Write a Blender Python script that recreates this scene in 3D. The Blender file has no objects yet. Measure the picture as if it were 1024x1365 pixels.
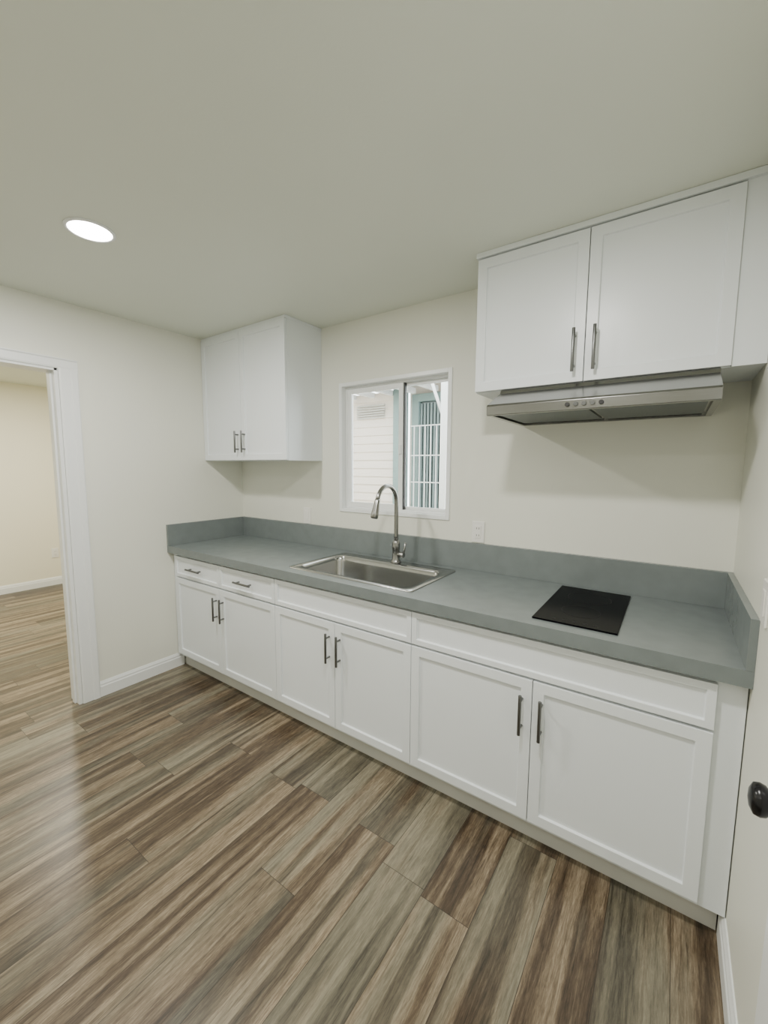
import bpy, bmesh, math
from mathutils import Vector, Matrix
C=bpy.context.collection
W=3.16;H=2.413
# ------------------------------------------------------------------ materials
def mat(name,col,rough=.5,metal=0,bump=0,bscale=200,var=0,vscale=5,aniso=None,spec=None,coat=0):
    m=bpy.data.materials.new(name);m.use_nodes=True;nt=m.node_tree;b=nt.nodes['Principled BSDF']
    b.inputs['Roughness'].default_value=rough;b.inputs['Metallic'].default_value=metal
    if spec is not None:b.inputs['Specular IOR Level'].default_value=spec
    if coat:b.inputs['Coat Weight'].default_value=coat;b.inputs['Coat Roughness'].default_value=.1
    tc=nt.nodes.new('ShaderNodeTexCoord')
    mp=nt.nodes.new('ShaderNodeMapping');nt.links.new(tc.outputs['Object'],mp.inputs[0])
    if aniso:mp.inputs['Scale'].default_value=aniso
    n=nt.nodes.new('ShaderNodeTexNoise');n.inputs['Scale'].default_value=vscale;n.inputs['Detail'].default_value=6
    nt.links.new(mp.outputs[0],n.inputs['Vector'])
    mx=nt.nodes.new('ShaderNodeMix');mx.data_type='RGBA'
    mx.inputs[6].default_value=(*[c*(1-var) for c in col],1);mx.inputs[7].default_value=(*[min(1,c*(1+var)) for c in col],1)
    nt.links.new(n.outputs['Fac'],mx.inputs[0]);nt.links.new(mx.outputs[2],b.inputs['Base Color'])
    if bump:
        n2=nt.nodes.new('ShaderNodeTexNoise');n2.inputs['Scale'].default_value=bscale;n2.inputs['Detail'].default_value=4
        nt.links.new(mp.outputs[0],n2.inputs['Vector'])
        bp=nt.nodes.new('ShaderNodeBump');bp.inputs['Strength'].default_value=bump;bp.inputs['Distance'].default_value=.002
        nt.links.new(n2.outputs['Fac'],bp.inputs['Height']);nt.links.new(bp.outputs[0],b.inputs['Normal'])
    return m
def emit(name,col,s):
    m=bpy.data.materials.new(name);m.use_nodes=True;nt=m.node_tree;b=nt.nodes['Principled BSDF']
    b.inputs['Base Color'].default_value=(*col,1);b.inputs['Emission Color'].default_value=(*col,1);b.inputs['Emission Strength'].default_value=s
    return m
M_wall=mat('wall_paint',(.80,.805,.715),.45,bump=.15,bscale=90,var=.01)
M_ceil=mat('ceiling_paint',(.77,.80,.71),.5,bump=.12,bscale=90,var=.01)
M_far=mat('far_room_paint',(.86,.83,.67),.6,bump=.1,var=.01)
M_trim=mat('trim_white',(.84,.86,.85),.35,var=.01)
M_cab=mat('cabinet_white_paint',(.82,.86,.88),.32,var=.008)
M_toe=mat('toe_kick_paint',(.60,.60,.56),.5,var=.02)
M_ctop=mat('grey_quartz',(.185,.213,.212),.26,var=.14,vscale=14)
M_steel=mat('brushed_steel',(.28,.28,.27),.22,1,bump=.05,bscale=60,var=.08,vscale=20,aniso=(1,12,12))
M_sink=mat('sink_steel',(.46,.46,.45),.18,1,bump=.03,bscale=80,var=.05,vscale=20,aniso=(1,10,10))
M_nick=mat('brushed_nickel',(.30,.30,.29),.25,1,var=.03)
M_hand=mat('handle_nickel',(.18,.185,.185),.28,1,var=.03)
M_black=mat('black_glass',(.002,.002,.003),.2,var=.1,spec=.04)
M_ring=mat('burner_marking',(.012,.012,.013),.4,var=.1,spec=.1)
M_knob=mat('black_metal',(.004,.004,.005),.25,var=.1,spec=.35)
M_dark=mat('shadow_strip_and_button_dark',(.02,.02,.02),.5,var=.1)  # dark tone of the mullion shadow strip and the outer hood buttons
M_filt=mat('filter_mesh',(.12,.14,.15),.35,.9,bump=.6,bscale=500,var=.2,vscale=300)
M_vinyl=mat('white_vinyl',(.88,.90,.89),.3,var=.01)
M_plate=mat('plate_plastic',(.85,.84,.79),.35,var=.01)
M_slot=mat('slot_dark',(.12,.12,.11),.5,var=.1)
M_side=mat('siding_paint',(.78,.70,.64),.7,var=.04)
M_grn=mat('greygreen_paint',(.20,.28,.28),.6,var=.04)
M_extw=mat('exterior_white',(.80,.80,.80),.6,var=.03)
M_shin=mat('roof_shingle',(.30,.28,.27),.9,bump=.4,bscale=60,var=.35,vscale=40)
M_conc=mat('concrete',(.5,.49,.46),.8,var=.1)
M_extglass=mat('dark_window_glass',(.03,.05,.05),.1,var=.2)
M_blind=mat('blind_fabric',(.20,.26,.27),.6,var=.05)
M_lamp=emit('lamp_diffuser',(1,.97,.92),30)
def glass():
    m=bpy.data.materials.new('window_glass');m.use_nodes=True;nt=m.node_tree;nt.nodes.clear()
    o=nt.nodes.new('ShaderNodeOutputMaterial');mx=nt.nodes.new('ShaderNodeMixShader');t=nt.nodes.new('ShaderNodeBsdfTransparent');g=nt.nodes.new('ShaderNodeBsdfGlossy')
    g.inputs['Roughness'].default_value=.02;fr=nt.nodes.new('ShaderNodeFresnel');fr.inputs[0].default_value=1.3
    t.inputs[0].default_value=(.93,.96,.95,1)
    nt.links.new(fr.outputs[0],mx.inputs[0]);nt.links.new(t.outputs[0],mx.inputs[1]);nt.links.new(g.outputs[0],mx.inputs[2]);nt.links.new(mx.outputs[0],o.inputs[0]);return m
M_glass=glass()
def floor_mat():
    m=bpy.data.materials.new('vinyl_plank');m.use_nodes=True;nt=m.node_tree;b=nt.nodes['Principled BSDF'];L=nt.links.new
    def N(t,**k):
        n=nt.nodes.new(t)
        for a,v in k.items(): setattr(n,a,v)
        return n
    def MA(op,a,bv=None):
        n=N('ShaderNodeMath',operation=op)
        for i,v in enumerate((a,bv)):
            if v is None: continue
            if isinstance(v,(int,float)): n.inputs[i].default_value=v
            else: L(v,n.inputs[i])
        return n.outputs[0]
    g=N('ShaderNodeNewGeometry');s=N('ShaderNodeSeparateXYZ');L(g.outputs['Position'],s.inputs[0]);X,Y=s.outputs[0],s.outputs[1]
    pw,pl=.178,1.22
    u=MA('DIVIDE',X,pw);row=MA('FLOOR',u);fu=MA('FRACT',u)
    wn=N('ShaderNodeTexWhiteNoise',noise_dimensions='1D');L(row,wn.inputs['W'])
    v=MA('ADD',MA('DIVIDE',Y,pl),MA('MULTIPLY',wn.outputs['Value'],7.3));idn=MA('FLOOR',v);fv=MA('FRACT',v)
    cb=N('ShaderNodeCombineXYZ');L(row,cb.inputs[0]);L(idn,cb.inputs[1])
    wn2=N('ShaderNodeTexWhiteNoise',noise_dimensions='2D');L(cb.outputs[0],wn2.inputs['Vector'])
    rc=N('ShaderNodeSeparateColor');L(wn2.outputs['Color'],rc.inputs[0])
    def grain(sx,sy,scale,detail,dist,seed,rough=.5):
        c=N('ShaderNodeCombineXYZ');L(MA('MULTIPLY',X,sx),c.inputs[0]);L(MA('MULTIPLY',Y,sy),c.inputs[1])
        L(MA('ADD',MA('MULTIPLY',rc.outputs[0],37.0),seed),c.inputs[2])
        n=N('ShaderNodeTexNoise');n.inputs['Scale'].default_value=scale;n.inputs['Detail'].default_value=detail;n.inputs['Distortion'].default_value=dist;n.inputs['Roughness'].default_value=rough
        L(c.outputs[0],n.inputs['Vector']);return n.outputs['Fac']
    def sharpen(x,lo,hi):
        n=N('ShaderNodeMapRange',interpolation_type='SMOOTHSTEP');L(x,n.inputs[0]);n.inputs[1].default_value=lo;n.inputs[2].default_value=hi;return n.outputs[0]
    g1=grain(1,.035,19,1.5,.25,0,.45)           # wide light / dark ribbons inside a board
    rib=sharpen(g1,.42,.60)
    g2=grain(1,.06,70,8,.7,5,.72);g4=grain(1,.09,230,5,.4,13,.75);g3=grain(1,.09,8,2,.3,9)
    g5=sharpen(grain(1,.03,120,3,.3,21,.6),.60,.68)   # thin dark veins
    val=MA('ADD',MA('ADD',MA('MULTIPLY',rib,.27),MA('ADD',MA('MULTIPLY',g2,.85),MA('MULTIPLY',g4,.75))),MA('SUBTRACT',MA('ADD',MA('MULTIPLY',rc.outputs[1],.14),-.53),MA('MULTIPLY',g5,.13)))
    r=N('ShaderNodeValToRGB');L(val,r.inputs[0]);e=r.color_ramp.elements
    stops=[(.14,(.024,.016,.009)),(.32,(.066,.043,.025)),(.47,(.120,.085,.051)),(.60,(.200,.152,.098)),(.80,(.36,.29,.195))]
    e[0].position=stops[0][0];e[0].color=(*stops[0][1],1);e[1].position=stops[-1][0];e[1].color=(*stops[-1][1],1)
    for p,c in stops[1:-1]:
        x=e.new(p);x.color=(*c,1)
    gm=N('ShaderNodeMix',data_type='RGBA');gf=N('ShaderNodeMapRange');L(MA('ADD',g3,MA('MULTIPLY',rc.outputs[2],.2)),gf.inputs[0])
    gf.inputs[1].default_value=.54;gf.inputs[2].default_value=.74;gf.inputs[3].default_value=.05;gf.inputs[4].default_value=.75
    L(gf.outputs[0],gm.inputs[0]);L(r.outputs[0],gm.inputs[6])
    gr=N('ShaderNodeValToRGB');L(val,gr.inputs[0]);gr.color_ramp.elements[0].position=.12;gr.color_ramp.elements[0].color=(.045,.041,.029,1)
    gr.color_ramp.elements[1].position=.85;gr.color_ramp.elements[1].color=(.28,.265,.19,1);L(gr.outputs[0],gm.inputs[7])
    du=MA('MULTIPLY',MA('MINIMUM',fu,MA('SUBTRACT',1.0,fu)),pw);dv=MA('MULTIPLY',MA('MINIMUM',fv,MA('SUBTRACT',1.0,fv)),pl)
    sd=MA('LESS_THAN',MA('MINIMUM',du,dv),.0011)
    c=N('ShaderNodeCombineXYZ');L(MA('MULTIPLY',X,1.0),c.inputs[0]);L(MA('MULTIPLY',Y,.35),c.inputs[1]);L(MA('MULTIPLY',rc.outputs[0],9.0),c.inputs[2])
    vo=N('ShaderNodeTexVoronoi');vo.inputs['Scale'].default_value=5;L(c.outputs[0],vo.inputs['Vector'])
    kn=N('ShaderNodeMapRange');L(vo.outputs['Distance'],kn.inputs[0]);kn.inputs[1].default_value=.02;kn.inputs[2].default_value=.075;kn.inputs[3].default_value=.75;kn.inputs[4].default_value=0
    km=N('ShaderNodeMix',data_type='RGBA');L(kn.outputs[0],km.inputs[0]);L(gm.outputs[2],km.inputs[6]);km.inputs[7].default_value=(.03,.02,.012,1)
    sm=N('ShaderNodeMix',data_type='RGBA');L(MA('MULTIPLY',sd,.75),sm.inputs[0]);L(km.outputs[2],sm.inputs[6]);sm.inputs[7].default_value=(.018,.012,.008,1)
    L(sm.outputs[2],b.inputs['Base Color']);b.inputs['Roughness'].default_value=.36
    bp=N('ShaderNodeBump');bp.inputs['Strength'].default_value=.25;bp.inputs['Distance'].default_value=.001
    L(MA('SUBTRACT',g2,sd),bp.inputs['Height']);L(bp.outputs[0],b.inputs['Normal'])
    return m
M_floor=floor_mat()
# ------------------------------------------------------------------ mesh helpers
def link(o,parent=None):
    C.objects.link(o)
    if parent is not None:
        o.parent=parent
        o.matrix_parent_inverse=Matrix.Translation(parent.location).inverted() if parent.parent is None else Matrix.Identity(4)
    return o
def empty(name,loc=(0,0,0)):
    e=bpy.data.objects.new(name,None);e.location=loc;e.empty_display_size=.1;C.objects.link(e);return e
def fin(name,bm,m,parent=None,bev=0,smooth=False,seg=2):
    bmesh.ops.recalc_face_normals(bm,faces=bm.faces)
    me=bpy.data.meshes.new(name);bm.to_mesh(me);bm.free()
    me.materials.append(m)
    if smooth:
        for p in me.polygons:p.use_smooth=True
    o=bpy.data.objects.new(name,me);link(o,parent)
    if bev:
        b=o.modifiers.new('bevel','BEVEL');b.width=bev;b.segments=seg;b.limit_method='ANGLE';b.angle_limit=math.radians(35)
        b.harden_normals=False
    return o
def addbox(bm,a,b):
    x0,x1=sorted((a[0],b[0]));y0,y1=sorted((a[1],b[1]));z0,z1=sorted((a[2],b[2]))
    v=[bm.verts.new(p) for p in ((x0,y0,z0),(x1,y0,z0),(x1,y1,z0),(x0,y1,z0),(x0,y0,z1),(x1,y0,z1),(x1,y1,z1),(x0,y1,z1))]
    fs=[bm.faces.new([v[i] for i in f]) for f in ((0,3,2,1),(4,5,6,7),(0,1,5,4),(1,2,6,5),(2,3,7,6),(3,0,4,7))]
    return fs
def boxes(name,lst,m,parent=None,bev=0):
    bm=bmesh.new()
    for a,b in lst:addbox(bm,a,b)
    return fin(name,bm,m,parent,bev)
def box(name,a,b,m,parent=None,bev=0.0015):return boxes(name,[(a,b)],m,parent,bev)
def prism(name,prof,axis,a0,a1,m,parent=None,bev=0,smooth=False):
    bm=bmesh.new()
    def P(p,a):return {'x':(a,p[0],p[1]),'y':(p[0],a,p[1]),'z':(p[0],p[1],a)}[axis]
    A=[bm.verts.new(P(p,a0)) for p in prof];B=[bm.verts.new(P(p,a1)) for p in prof]
    n=len(prof);bm.faces.new(A);bm.faces.new(B[::-1])
    for i in range(n):bm.faces.new((A[i],A[(i+1)%n],B[(i+1)%n],B[i]))
    return fin(name,bm,m,parent,bev,smooth)
def cyl(name,p0,p1,r0,m,parent=None,r1=None,seg=32,bev=0,smooth=True):
    p0=Vector(p0);p1=Vector(p1);d=p1-p0;r1=r0 if r1 is None else r1
    bm=bmesh.new();bmesh.ops.create_cone(bm,cap_ends=True,segments=seg,radius1=r0,radius2=r1,depth=d.length)
    q=Vector((0,0,1)).rotation_difference(d.normalized()).to_matrix().to_4x4()
    bmesh.ops.transform(bm,matrix=Matrix.Translation((p0+p1)/2)@q,verts=bm.verts)
    o=fin(name,bm,m,parent,bev)
    if smooth:
        for p in o.data.polygons:p.use_smooth=len(p.vertices)<6
    return o
def tube(name,pts,radii,m,parent=None,seg=20):
    bm=bmesh.new();rings=[];pts=[Vector(p) for p in pts]
    if isinstance(radii,(int,float)):radii=[radii]*len(pts)
    up=Vector((1,0,0))
    for i,p in enumerate(pts):
        t=(pts[min(i+1,len(pts)-1)]-pts[max(i-1,0)]).normalized()
        a=up.cross(t)
        if a.length<1e-3:a=Vector((0,1,0)).cross(t)
        a.normalize();b=t.cross(a).normalized()
        rings.append([bm.verts.new(p+(a*math.cos(k*2*math.pi/seg)+b*math.sin(k*2*math.pi/seg))*radii[i]) for k in range(seg)])
    for A,B in zip(rings,rings[1:]):
        for k in range(seg):bm.faces.new((A[k],A[(k+1)%seg],B[(k+1)%seg],B[k]))
    bm.faces.new(rings[0][::-1]);bm.faces.new(rings[-1])
    o=fin(name,bm,m,parent)
    for p in o.data.polygons:p.use_smooth=len(p.vertices)<6
    return o
def lathe(name,prof,origin,axis,m,parent=None,seg=40):
    ax=Vector(axis).normalized();q=Vector((0,0,1)).rotation_difference(ax).to_matrix();o=Vector(origin)
    bm=bmesh.new();R=[]
    for r,h in prof:
        R.append([bm.verts.new(o+q@Vector((max(r,1e-4)*math.cos(k*2*math.pi/seg),max(r,1e-4)*math.sin(k*2*math.pi/seg),h))) for k in range(seg)])
    for A,B in zip(R,R[1:]):
        for k in range(seg):bm.faces.new((A[k],A[(k+1)%seg],B[(k+1)%seg],B[k]))
    bm.faces.new(R[0][::-1]);bm.faces.new(R[-1])
    return fin(name,bm,m,parent,smooth=True)
def shaker(name,x0,x1,z0,z1,yf,m,parent,fw=.057,th=.02,dep=.009):
    bm=bmesh.new();fs=addbox(bm,(x0,yf,z0),(x1,yf+th,z1));bm.normal_update()
    f=fs[2]
    bmesh.ops.inset_region(bm,faces=[f],thickness=fw)
    bmesh.ops.inset_region(bm,faces=[f],thickness=.003)
    for v in f.verts:v.co.y+=dep
    return fin(name,bm,m,parent,bev=.0015)
def empty_child(name,loc,parent):
    e=bpy.data.objects.new(name,None);e.empty_display_size=.05;C.objects.link(e);e.parent=parent
    e.location=(0,0,0);e.matrix_parent_inverse=Matrix.Translation(parent.location).inverted()
    return e
def pull_v(x,z0,z1,yf,parent,i):
    p=empty_child('handle_%d'%i,(x,yf,(z0+z1)/2),parent)
    cyl('bar',(x,yf-.030,z0),(x,yf-.030,z1),.0062,M_hand,p,bev=.001)
    for k,z in enumerate((z0+.025,z1-.025)):cyl('post_%d'%k,(x,yf,z),(x,yf-.028,z),.005,M_hand,p)
def pull_h(x0,x1,z,yf,parent,i):
    p=empty_child('handle_%d'%i,((x0+x1)/2,yf,z),parent)
    cyl('bar',(x0,yf-.030,z),(x1,yf-.030,z),.0062,M_hand,p,bev=.001)
    for k,x in enumerate((x0+.025,x1-.025)):cyl('post_%d'%k,(x,yf,z),(x,yf-.028,z),.005,M_hand,p)
# ------------------------------------------------------------------ room shell
YB=-3.3;XF=-3.32;T=.12
box('floor',(XF-.1,YB-.1,-.05),(W+.12,.62,0),M_floor,bev=0)
box('ceiling',(XF-.1,YB-.1,H),(W+.12,.62,H+.08),M_ceil,bev=0)
wx0,wx1,wz0,wz1=1.07,1.898,1.178,2.031
boxes('wall_back',[((0,0,0),(wx0,T,H)),((wx1,0,0),(W+T,T,H)),((wx0,0,0),(wx1,T,wz0)),((wx0,0,wz1),(wx1,T,H))],M_wall)
dy0,dy1,dzt=-2.04,-1.225,2.035
boxes('wall_left',[((-T,dy1+.0,0),(0,T,H)),((-T,YB,0),(0,dy0,H)),((-T,dy0,dzt),(0,dy1,H))],M_wall)
boxes('wall_right',[((W,YB,0),(W+T,0,H))],M_wall)
boxes('wall_front',[((XF,YB-.1,0),(W+T,YB,H))],M_wall)
boxes('wall_far_room_west',[((XF-.1,YB,0),(XF,.6,H))],M_far)
boxes('wall_far_room_north',[((XF,.5,0),(-T,.6,H)),((-T,T,0),(-T+.02,.6,H))],M_far)
def bprof(s,x):
    return [(x,0),(x+s*.014,0),(x+s*.014,.065),(x+s*.0105,.072),(x+s*.0105,.082),(x+s*.006,.092),(x+s*.004,.098),(x,.098)]
prism('baseboard_left',bprof(1,0),'y',-1.126,-.57,M_trim,bev=0)
prism('baseboard_left_near',bprof(1,0),'y',YB,dy0-.10,M_trim)
prism('baseboard_right',bprof(-1,W),'y',-1.22,-.57,M_trim)
prism('baseboard_far_room',bprof(1,XF),'y',YB,.5,M_trim)
prism('baseboard_far_room_north',[(.5-a+0,z) for a,z in [(0,0),(.014,0),(.014,.07),(.006,.092),(0,.098)]],'x',XF+.02,-T,M_trim)
cs=empty('trim_1',(0,(dy0+dy1)/2,0))
cw=.095
def casing_v(n,ya,yb,ztop,inner):
    s=1 if yb>ya else -1
    pr=[(0,ya),(.010,ya),(.013,ya+s*.01),(.013,ya+s*.055),(.018,ya+s*.062),(.018,yb-s*.006),(.014,yb),(0,yb)]
    prism(n,pr,'z',0,ztop,M_trim,cs)
casing_v('casing_right',dy1+.004,dy1+cw+.004,dzt,1);casing_v('casing_left',dy0-.004,dy0-cw-.004,dzt,1)
prism('casing_head',[(0,dzt-.002),(.010,dzt-.002),(.013,dzt+.008),(.013,dzt+.045),(.018,dzt+.052),(.018,dzt+.056),(0,dzt+.058)],'y',dy0-cw-.004,dy1+cw+.004,M_trim,cs)
boxes('jamb_lining',[((-T-.002,dy1-.016,0),(.004,dy1+.003,dzt)),((-T-.002,dy0-.003,0),(.004,dy0+.016,dzt)),((-T-.002,dy0,dzt-.016),(.004,dy1,dzt+.002)),
   ((-.07,dy1-.027,0),(-.035,dy1-.016,dzt-.016)),((-.07,dy0+.016,0),(-.035,dy0+.027,dzt-.016))],M_trim,cs,bev=.001)
box('strike_plate',(-.095,dy1-.0175,.90),(-.075,dy1-.0155,.96),M_hand,cs,bev=0)
boxes('casing_far_side',[((-T-.016,dy1-.004,0),(-T,dy1+.08,dzt+.08)),((-T-.016,dy0-.08,0),(-T,dy0+.004,dzt+.08)),((-T-.016,dy0,dzt-.004),(-T,dy1,dzt+.08))],M_trim,cs)
# ------------------------------------------------------------------ window
wn=empty('window_1',((wx0+wx1)/2,0,(wz0+wz1)/2))
def ring(lst,x0,x1,z0,z1,y0,y1,t):
    lst+= [((x0,y0,z0),(x0+t,y1,z1)),((x1-t,y0,z0),(x1,y1,z1)),((x0+t,y0,z0),(x1-t,y1,z0+t)),((x0+t,y0,z1-t),(x1-t,y1,z1))]
l=[];ring(l,wx0,wx1,wz0,wz1,-.008,.10,.024);boxes('frame',l,M_vinyl,wn,bev=.002)
l=[];ring(l,wx0+.024,wx1-.024,wz0+.024,wz1-.024,.035,.098,.012);boxes('track',l,M_vinyl,wn,bev=.0015)
xm=1.535
l=[];ring(l,wx0+.036,xm+.012,wz0+.036,wz1-.036,.040,.066,.030);boxes('sash_sliding',l,M_vinyl,wn,bev=.002)
l=[];ring(l,xm-.012,wx1-.036,wz0+.036,wz1-.036,.070,.096,.018);boxes('sash_fixed',l,M_vinyl,wn,bev=.002)
boxes('mullion_shadow_strip',[((xm+.012,.050,wz0+.036),(xm+.020,.0705,wz1-.036))],M_dark,wn)  # dark strip modelled in place of the shadow line beside the mullion
box('latch',(xm-.012,.030,1.56),(xm+.004,.041,1.62),M_vinyl,wn)
box('glass_sliding',(wx0+.064,.052,wz0+.064),(xm-.018,.055,wz1-.064),M_glass,wn,bev=0)
box('glass_fixed',(xm+.006,.082,wz0+.052),(wx1-.052,.085,wz1-.052),M_glass,wn,bev=0)
# ------------------------------------------------------------------ outside : neighbouring house
nb=empty('neighbor_house',(.3,2.3,0));Y2=2.2
bm=bmesh.new()
z=0.0
while z<2.36:
    for (xa,xb) in ((-2.6,.06),):
        vs=[bm.verts.new(p) for p in ((xa,Y2-.016,z),(xb,Y2-.016,z),(xb,Y2-.002,z+.105),(xa,Y2-.002,z+.105),(xa,Y2+.02,z),(xb,Y2+.02,z),(xb,Y2+.02,z+.105),(xa,Y2+.02,z+.105))]
        for f in ((0,1,2,3),(0,4,5,1),(3,2,6,7),(1,5,6,2),(0,3,7,4),(4,7,6,5)):bm.faces.new([vs[i] for i in f])
    z+=.105
fin('siding',bm,M_side,nb)
box('corner_post',(.06,Y2-.05,0),(.20,Y2+.08,2.5),M_grn,nb)
box('wall_recess',(.20,Y2+.12,0),(2.4,Y2+.2,2.6),M_side,nb)
l=[];ring(l,.27,1.02,.75,2.36,Y2+.05,Y2+.12,.09);boxes('window_surround',l,M_grn,nb,bev=.002)
box('window_pane',(.36,Y2+.10,.84),(.93,Y2+.115,2.27),M_extglass,nb,bev=0)
l=[((.37+.045*i,Y2+.085,.86),(.395+.045*i,Y2+.095,2.25)) for i in range(12)];boxes('vertical_blinds',l,M_blind,nb)
l=[((.34+.075*i,Y2-.02,.78),(.350+.075*i,Y2-.008,1.98)) for i in range(9)]+[((.30,Y2-.022,z),(1.0,Y2-.006,z+.012)) for z in (.80,1.30,1.62,1.97)]
boxes('security_bars',l,M_extw,nb)
boxes('porch_post',[((.97,Y2-.55,0),(1.04,Y2-.48,2.36))],M_extw,nb)
tube('porch_brace',[(1.0,Y2-.515,1.95),(.85,Y2-.515,2.34)],.018,M_extw,nb,seg=4)
prism('eave_roof',[(Y2-.45,2.42),(Y2-.45,2.50),(Y2+1.2,3.0),(Y2+1.2,2.92)],'x',-2.8,2.6,M_shin,nb)
box('fascia',(-2.8,Y2-.47,2.39),(2.6,Y2-.45,2.51),M_extw,nb)
l=[((-2.7+.30*i,Y2-.44,2.36),(-2.65+.30*i,Y2+.0,2.42)) for i in range(17)];boxes('rafter_tails',l,M_extw,nb)
l=[((-.52,Y2-.04,2.10+.03*i),(-.08,Y2-.02,2.118+.03*i)) for i in range(6)];boxes('gable_vent',l,M_conc,nb)
box('ground_outside',(-4,.62,-.12),(6,6,-.02),M_conc,bev=0)
# ------------------------------------------------------------------ base cabinets
DY=-.628;BOXY=-.607;TOEY=-.56
ZD0,ZD1,ZR0,ZR1=.123,.690,.700,.845
def base(x0,x1,split,drawers,fill=None,name='base_cabinet'):
    p=empty(name,((x0+x1)/2,-.3,0))
    t=.018
    xa,xb=x0,x1
    boxes('carcass',[((xa,BOXY,.10),(xa+t,-.03,.862)),((xb-t,BOXY,.10),(xb,-.03,.862)),((xa+t,BOXY,.10),(xb-t,-.03,.118)),((xa+t,-.042,.118),(xb-t,-.03,.862)),
        ((xa+t,BOXY,.835),(xb-t,BOXY+.02,.862)),((xa+t,BOXY,.685),(xb-t,BOXY+.02,.705)),((split-.02,BOXY,.118),(split+.02,BOXY+.02,.685))],M_cab,p)
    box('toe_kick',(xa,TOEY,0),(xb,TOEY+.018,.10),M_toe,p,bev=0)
    g=.0015
    shaker('door_left',x0+g+(.0),split-g,ZD0,ZD1,DY,M_cab,p);shaker('door_right',split+g,x1-g,ZD0,ZD1,DY,M_cab,p)
    if drawers==2:
        shaker('drawer_left',x0+g,split-g,ZR0,ZR1,DY,M_cab,p,fw=.034);shaker('drawer_right',split+g,x1-g,ZR0,ZR1,DY,M_cab,p,fw=.034)
        for i,c in enumerate(((x0+split)/2,(split+x1)/2)):pull_h(c-.08,c+.08,.775,DY,p,i+3)
    else: shaker('drawer_front',x0+g,x1-g,ZR0,ZR1,DY,M_cab,p,fw=.034)
    pull_v(split-.036,.478,.635,DY,p,1);pull_v(split+.036,.478,.635,DY,p,2)
    return p
b0,b1,b2,b3=.053,1.12,2.03,3.088
G=.003
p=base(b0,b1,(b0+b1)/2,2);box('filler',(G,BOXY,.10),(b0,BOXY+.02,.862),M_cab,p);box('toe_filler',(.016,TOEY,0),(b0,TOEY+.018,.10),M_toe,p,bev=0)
base(b1,b2,(b1+b2)/2,1)
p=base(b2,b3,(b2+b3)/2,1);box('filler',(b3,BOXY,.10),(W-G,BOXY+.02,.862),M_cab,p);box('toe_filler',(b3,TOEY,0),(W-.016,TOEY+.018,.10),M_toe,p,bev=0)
# ------------------------------------------------------------------ countertop with backsplash
ct=empty('countertop',(W/2,-.32,.914))
hx0,hx1,hy0,hy1=1.205,1.98,-.565,-.115
CY=-.650;zt=.914;zb=.864
boxes('slab',[((0,CY,zb),(hx0,0,zt)),((hx1,CY,zb),(W,0,zt)),((hx0,CY,zb),(hx1,hy0,zt)),((hx0,hy1,zb),(hx1,0,zt))],M_ctop,ct)
SP=1.065
box('backsplash_back',(0,-.02,zt),(W,0,SP),M_ctop,ct,bev=.001)
box('backsplash_left',(0,CY,zt),(.02,-.02,SP),M_ctop,ct,bev=.001)
box('backsplash_right',(W-.02,CY,zt),(W,-.02,SP),M_ctop,ct,bev=.001)
# ------------------------------------------------------------------ sink
sk=empty('kitchen_sink',(1.59,-.34,.914))
def rrect(x0,x1,y0,y1,r,z,n=8):
    pts=[]
    for cx,cy,a in ((x1-r,y1-r,0),(x0+r,y1-r,90),(x0+r,y0+r,180),(x1-r,y0+r,270)):
        for k in range(n+1):
            t=math.radians(a+90*k/n);pts.append((cx+r*math.cos(t),cy+r*math.sin(t),z))
    return pts
loops=[rrect(1.187,1.998,-.585,-.097,.025,.9145),rrect(1.187,1.998,-.585,-.097,.025,.9185),rrect(1.191,1.994,-.581,-.101,.023,.9205),
 rrect(1.225,1.960,-.553,-.185,.055,.9200),rrect(1.229,1.956,-.549,-.189,.053,.9165),rrect(1.234,1.951,-.544,-.194,.052,.89),
 rrect(1.244,1.941,-.534,-.204,.055,.75),rrect(1.252,1.933,-.526,-.212,.055,.728),rrect(1.275,1.910,-.503,-.235,.05,.716),rrect(1.45,1.74,-.42,-.32,.045,.711)]
bm=bmesh.new();RR=[[bm.verts.new(p) for p in l] for l in loops]
for A,B in zip(RR,RR[1:]):
    n=len(A)
    for k in range(n):bm.faces.new((A[k],A[(k+1)%n],B[(k+1)%n],B[k]))
bm.faces.new(RR[-1])
o=fin('bowl_and_rim',bm,M_sink,sk,smooth=True)
lathe('drain',[(.045,0),(.045,.003),(.036,.003),(.034,-.002),(.012,-.002),(.010,.004),(.002,.004)],(1.595,-.37,.712),(0,0,1),M_nick,sk)
# ------------------------------------------------------------------ faucet
fc=empty('kitchen_faucet',(1.625,-.14,.92))
fx,fy,fz=1.625,-.14,.9205
lathe('base',[(.031,0),(.031,.006),(.027,.012),(.0235,.02),(.022,.055),(.022,.075),(.0235,.08),(.0235,.115),(.020,.125),(.015,.135)],(fx,fy,fz),(0,0,1),M_nick,fc)
pts=[];R_=.095
ztop=1.375-R_
for k in range(7):pts.append((fx,fy,fz+.12+(ztop-fz-.12)*k/6))
for k in range(1,17):
    a=math.pi*k/16*.93;pts.append((fx,fy-R_+R_*math.cos(a),ztop+R_*math.sin(a)))
tube('gooseneck',pts,.0125,M_nick,fc)
e=Vector(pts[-1]);d=(Vector(pts[-1])-Vector(pts[-2])).normalized()
tube('spray_head',[e-d*.005,e+d*.004,e+d*.03,e+d*.075,e+d*.098,e+d*.102],[.0135,.0155,.0165,.0205,.0205,.017],M_nick,fc)
cyl('handle_hub',(fx+.015,fy,fz+.05),(fx+.055,fy,fz+.05),.016,M_nick,fc,bev=.002)
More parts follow.
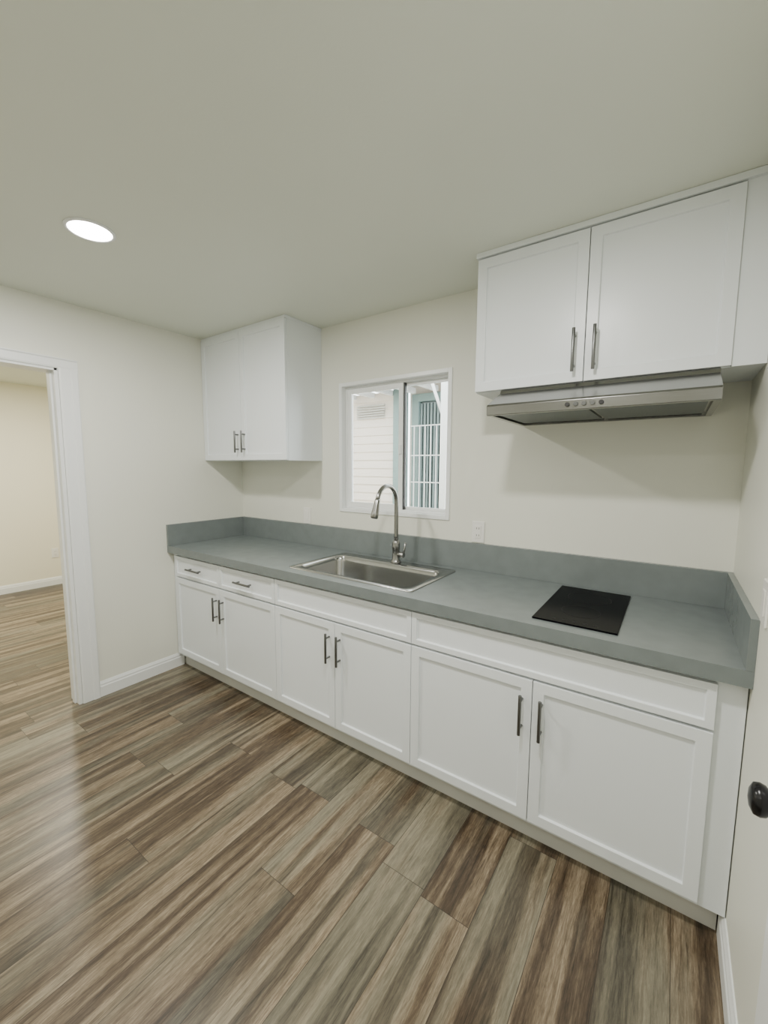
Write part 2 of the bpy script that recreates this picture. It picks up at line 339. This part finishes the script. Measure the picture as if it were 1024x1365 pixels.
tube('lever',[(fx+.045,fy,fz+.055),(fx+.058,fy-.002,fz+.075),(fx+.066,fy-.004,fz+.125)],[.007,.006,.0055],M_nick,fc)
# ------------------------------------------------------------------ cooktop
ck=empty('induction_cooktop',(2.675,-.325,.914))
box('glass_plate',(2.533,-.585,.9145),(2.818,-.067,.9205),M_black,ck,bev=.002)
for i,(cy,r) in enumerate(((-.22,.085),(-.42,.07))):
    bm=bmesh.new();n=64
    a=[bm.verts.new((2.675+r*math.cos(k*2*math.pi/n),cy+r*math.sin(k*2*math.pi/n),.9208)) for k in range(n)]
    b=[bm.verts.new((2.675+(r-.002)*math.cos(k*2*math.pi/n),cy+(r-.002)*math.sin(k*2*math.pi/n),.9208)) for k in range(n)]
    for k in range(n):bm.faces.new((a[k],a[(k+1)%n],b[(k+1)%n],b[k]))
    fin('burner_ring_%d'%i,bm,M_ring,ck)
boxes('touch_controls',[((2.60+.035*i,-.56,.9206),(2.612+.035*i,-.548,.9209)) for i in range(5)],M_ring,ck)
# ------------------------------------------------------------------ wall cabinets
def wallcab(x0,x1,z0,z1,ztop,fillx=None,hz=None,hand=.16):
    p=empty('wall_cabinet',((x0+x1)/2,-.15,(z0+z1)/2));xs=(x0+x1)/2;UB=-.309;UD=-.33
    boxes('carcass',[((x0,UB,z0),(x1,-.001,z0+.018)),((x0,UB,z1-.018),(x1,-.001,z1)),((x0,UB,z0+.018),(x0+.018,-.001,z1-.018)),((x1-.018,UB,z0+.018),(x1,-.001,z1-.018)),((x0+.018,-.012,z0+.018),(x1-.018,-.001,z1-.018))],M_cab,p,bev=0)
    shaker('door_left',x0+.001,xs-.0015,z0+.003,ztop,UD,M_cab,p);shaker('door_right',xs+.0015,x1-.001,z0+.003,ztop,UD,M_cab,p)
    pull_v(xs-.037,hz,hz+hand,UD,p,1);pull_v(xs+.037,hz,hz+hand,UD,p,2)
    return p
p=wallcab(.001,.909,1.521,2.405,2.392,hz=1.575,hand=.15)
box('top_scribe',(.001,-.325,2.394),(.912,-.001,H-.001),M_cab,p,bev=0)
p=wallcab(2.17,3.071,1.817,2.405,2.386,hz=1.855,hand=.165)
box('filler',(3.071,-.322,1.817),(W-.001,-.30,2.405),M_cab,p,bev=0);box('filler_bottom',(3.071,-.30,1.817),(W-.001,-.001,1.835),M_cab,p,bev=0)
box('top_scribe',(2.165,-.338,2.391),(W-.001,-.001,H-.001),M_cab,p,bev=.001)
# ------------------------------------------------------------------ range hood
hd=empty('range_hood',(2.665,-.24,1.75))
hx0,hx1=2.29,3.045;zt_=1.8165
prism('shell',[(-.005,zt_),(-.325,zt_),(-.335,1.800),(-.478,1.735),(-.485,1.728),(-.485,1.692),(-.478,1.690),(-.470,1.690),(-.470,1.702),(-.005,1.702)],'x',hx0,hx1,M_steel,hd,bev=.0015)
boxes('bottom_rim',[((hx0,-.470,1.690),(hx0+.02,-.005,1.702)),((hx1-.02,-.470,1.690),(hx1,-.005,1.702)),((hx0+.02,-.025,1.690),(hx1-.02,-.005,1.702))],M_steel,hd)
boxes('filters',[((hx0+.03,-.46,1.697),(2.660,-.06,1.7015)),((2.675,-.46,1.697),(hx1-.03,-.06,1.7015))],M_filt,hd)
for i in range(5):
    x=2.60+.028*i;cyl('button_%d'%i,(x,-.484,1.711),(x,-.492,1.711),.008,M_dark if i in(0,4) else M_hand,hd,seg=20,bev=.001)
# ------------------------------------------------------------------ outlets / switches
def plate(name,face,c,kind='outlet'):
    w,h=.036,.0585
    if face=='y':
        P=lambda a,d,z:(c[0]+a,-d,c[1]+z);org=(c[0],0,c[1])
    elif face=='x-':
        P=lambda a,d,z:(W-d,c[0]+a,c[1]+z);org=(W,c[0],c[1])
    else:
        P=lambda a,d,z:(XF+d,c[0]+a,c[1]+z);org=(XF,c[0],c[1])
    e=empty(name,org)
    box('cover_plate',P(-w,0,-h),P(w,.006,h),M_plate,e,bev=.002)
    box('insert',P(-.017,.006,-.034),P(.017,.009,.034),M_plate,e,bev=.001)
    if kind=='outlet':
        boxes('slots',[(P(a-.0015,.009,z-.005),P(a+.0015,.0095,z+.005)) for a in(-.007,.007) for z in(-.018,.02)],M_slot,e)
plate('wall_outlet','y',(2.075,1.128));plate('light_switch','y',(.755,1.125),'switch');plate('light_switch','x-',(-.71,1.13),'switch');plate('wall_outlet','x+',(-.35,.40))
# ------------------------------------------------------------------ open door at right wall with black knob
dr=empty('door_1',(3.14,-1.65,0))
bm=bmesh.new()
fx0,fx1=3.12,3.156
fs=addbox(bm,(fx0,-2.05,.012),(fx1,-1.245,2.03));fin('leaf',bm,M_trim,dr,bev=.002)
boxes('raised_panels',[((fx0-.003,-1.93,.25),(fx0,-1.69,.85)),((fx0-.003,-1.61,.25),(fx0,-1.37,.85)),((fx0-.003,-1.93,1.05),(fx0,-1.69,1.9)),((fx0-.003,-1.61,1.05),(fx0,-1.37,1.9))],M_trim,dr,bev=.001)
lathe('knob',[(.030,0),(.030,.004),(.025,.007),(.011,.009),(.009,.016),(.015,.020),(.0235,.027),(.0255,.034),(.0235,.042),(.014,.047),(.001,.049)],(fx0,-1.300,.952),(-1,0,0),M_knob,dr)
# ------------------------------------------------------------------ lights
def downlight(x,y,power,col=(1,.97,.92)):
    e=empty('recessed_light',(x,y,H))
    lathe('trim_ring',[(.088,0),(.088,-.003),(.084,-.006),(.076,-.006),(.074,-.002),(.074,0)],(x,y,H),(0,0,1),M_trim,e)
    lathe('diffuser',[(.074,-.001),(.074,-.004),(.001,-.004)],(x,y,H),(0,0,1),M_lamp,e)
    l=bpy.data.lights.new('lamp','AREA');l.shape='DISK';l.size=.14;l.energy=power;l.color=col
    o=bpy.data.objects.new('lamp',l);C.objects.link(o);o.parent=e;o.location=(0,0,-.01)
downlight(.965,-1.38,21);downlight(2.47,-1.47,22);downlight(.965,-2.7,7);downlight(2.47,-2.7,3.5)  # second pair: unseen fill lamps added behind the camera
downlight(-1.9,-.7,44,(1,.94,.80));downlight(-1.9,-2.3,44,(1,.94,.80))  # unseen warm lamps, added to brighten the far room
w=bpy.data.worlds.new('World');bpy.context.scene.world=w;w.use_nodes=True
bg=w.node_tree.nodes['Background'];bg.inputs[0].default_value=(.97,.98,1,1);bg.inputs[1].default_value=8
# ------------------------------------------------------------------ camera
yaw,pitch,roll,f=.6113,-.1066,.0055,550.5
F=Vector((-math.sin(yaw)*math.cos(pitch),math.cos(yaw)*math.cos(pitch),math.sin(pitch)));r=Vector((math.cos(yaw),math.sin(yaw),0));u=r.cross(F)
r2=r*math.cos(roll)+u*math.sin(roll);u2=-r*math.sin(roll)+u*math.cos(roll)
cam=bpy.data.objects.new('camera',bpy.data.cameras.new('camera'));C.objects.link(cam)
mt=Matrix((( r2.x,u2.x,-F.x,2.9409),(r2.y,u2.y,-F.y,-2.1433),(r2.z,u2.z,-F.z,1.4759),(0,0,0,1)));cam.matrix_world=mt
cam.data.sensor_fit='HORIZONTAL';cam.data.sensor_width=36;cam.data.lens=f/1024*36;cam.data.clip_start=.02
bpy.context.scene.camera=cam
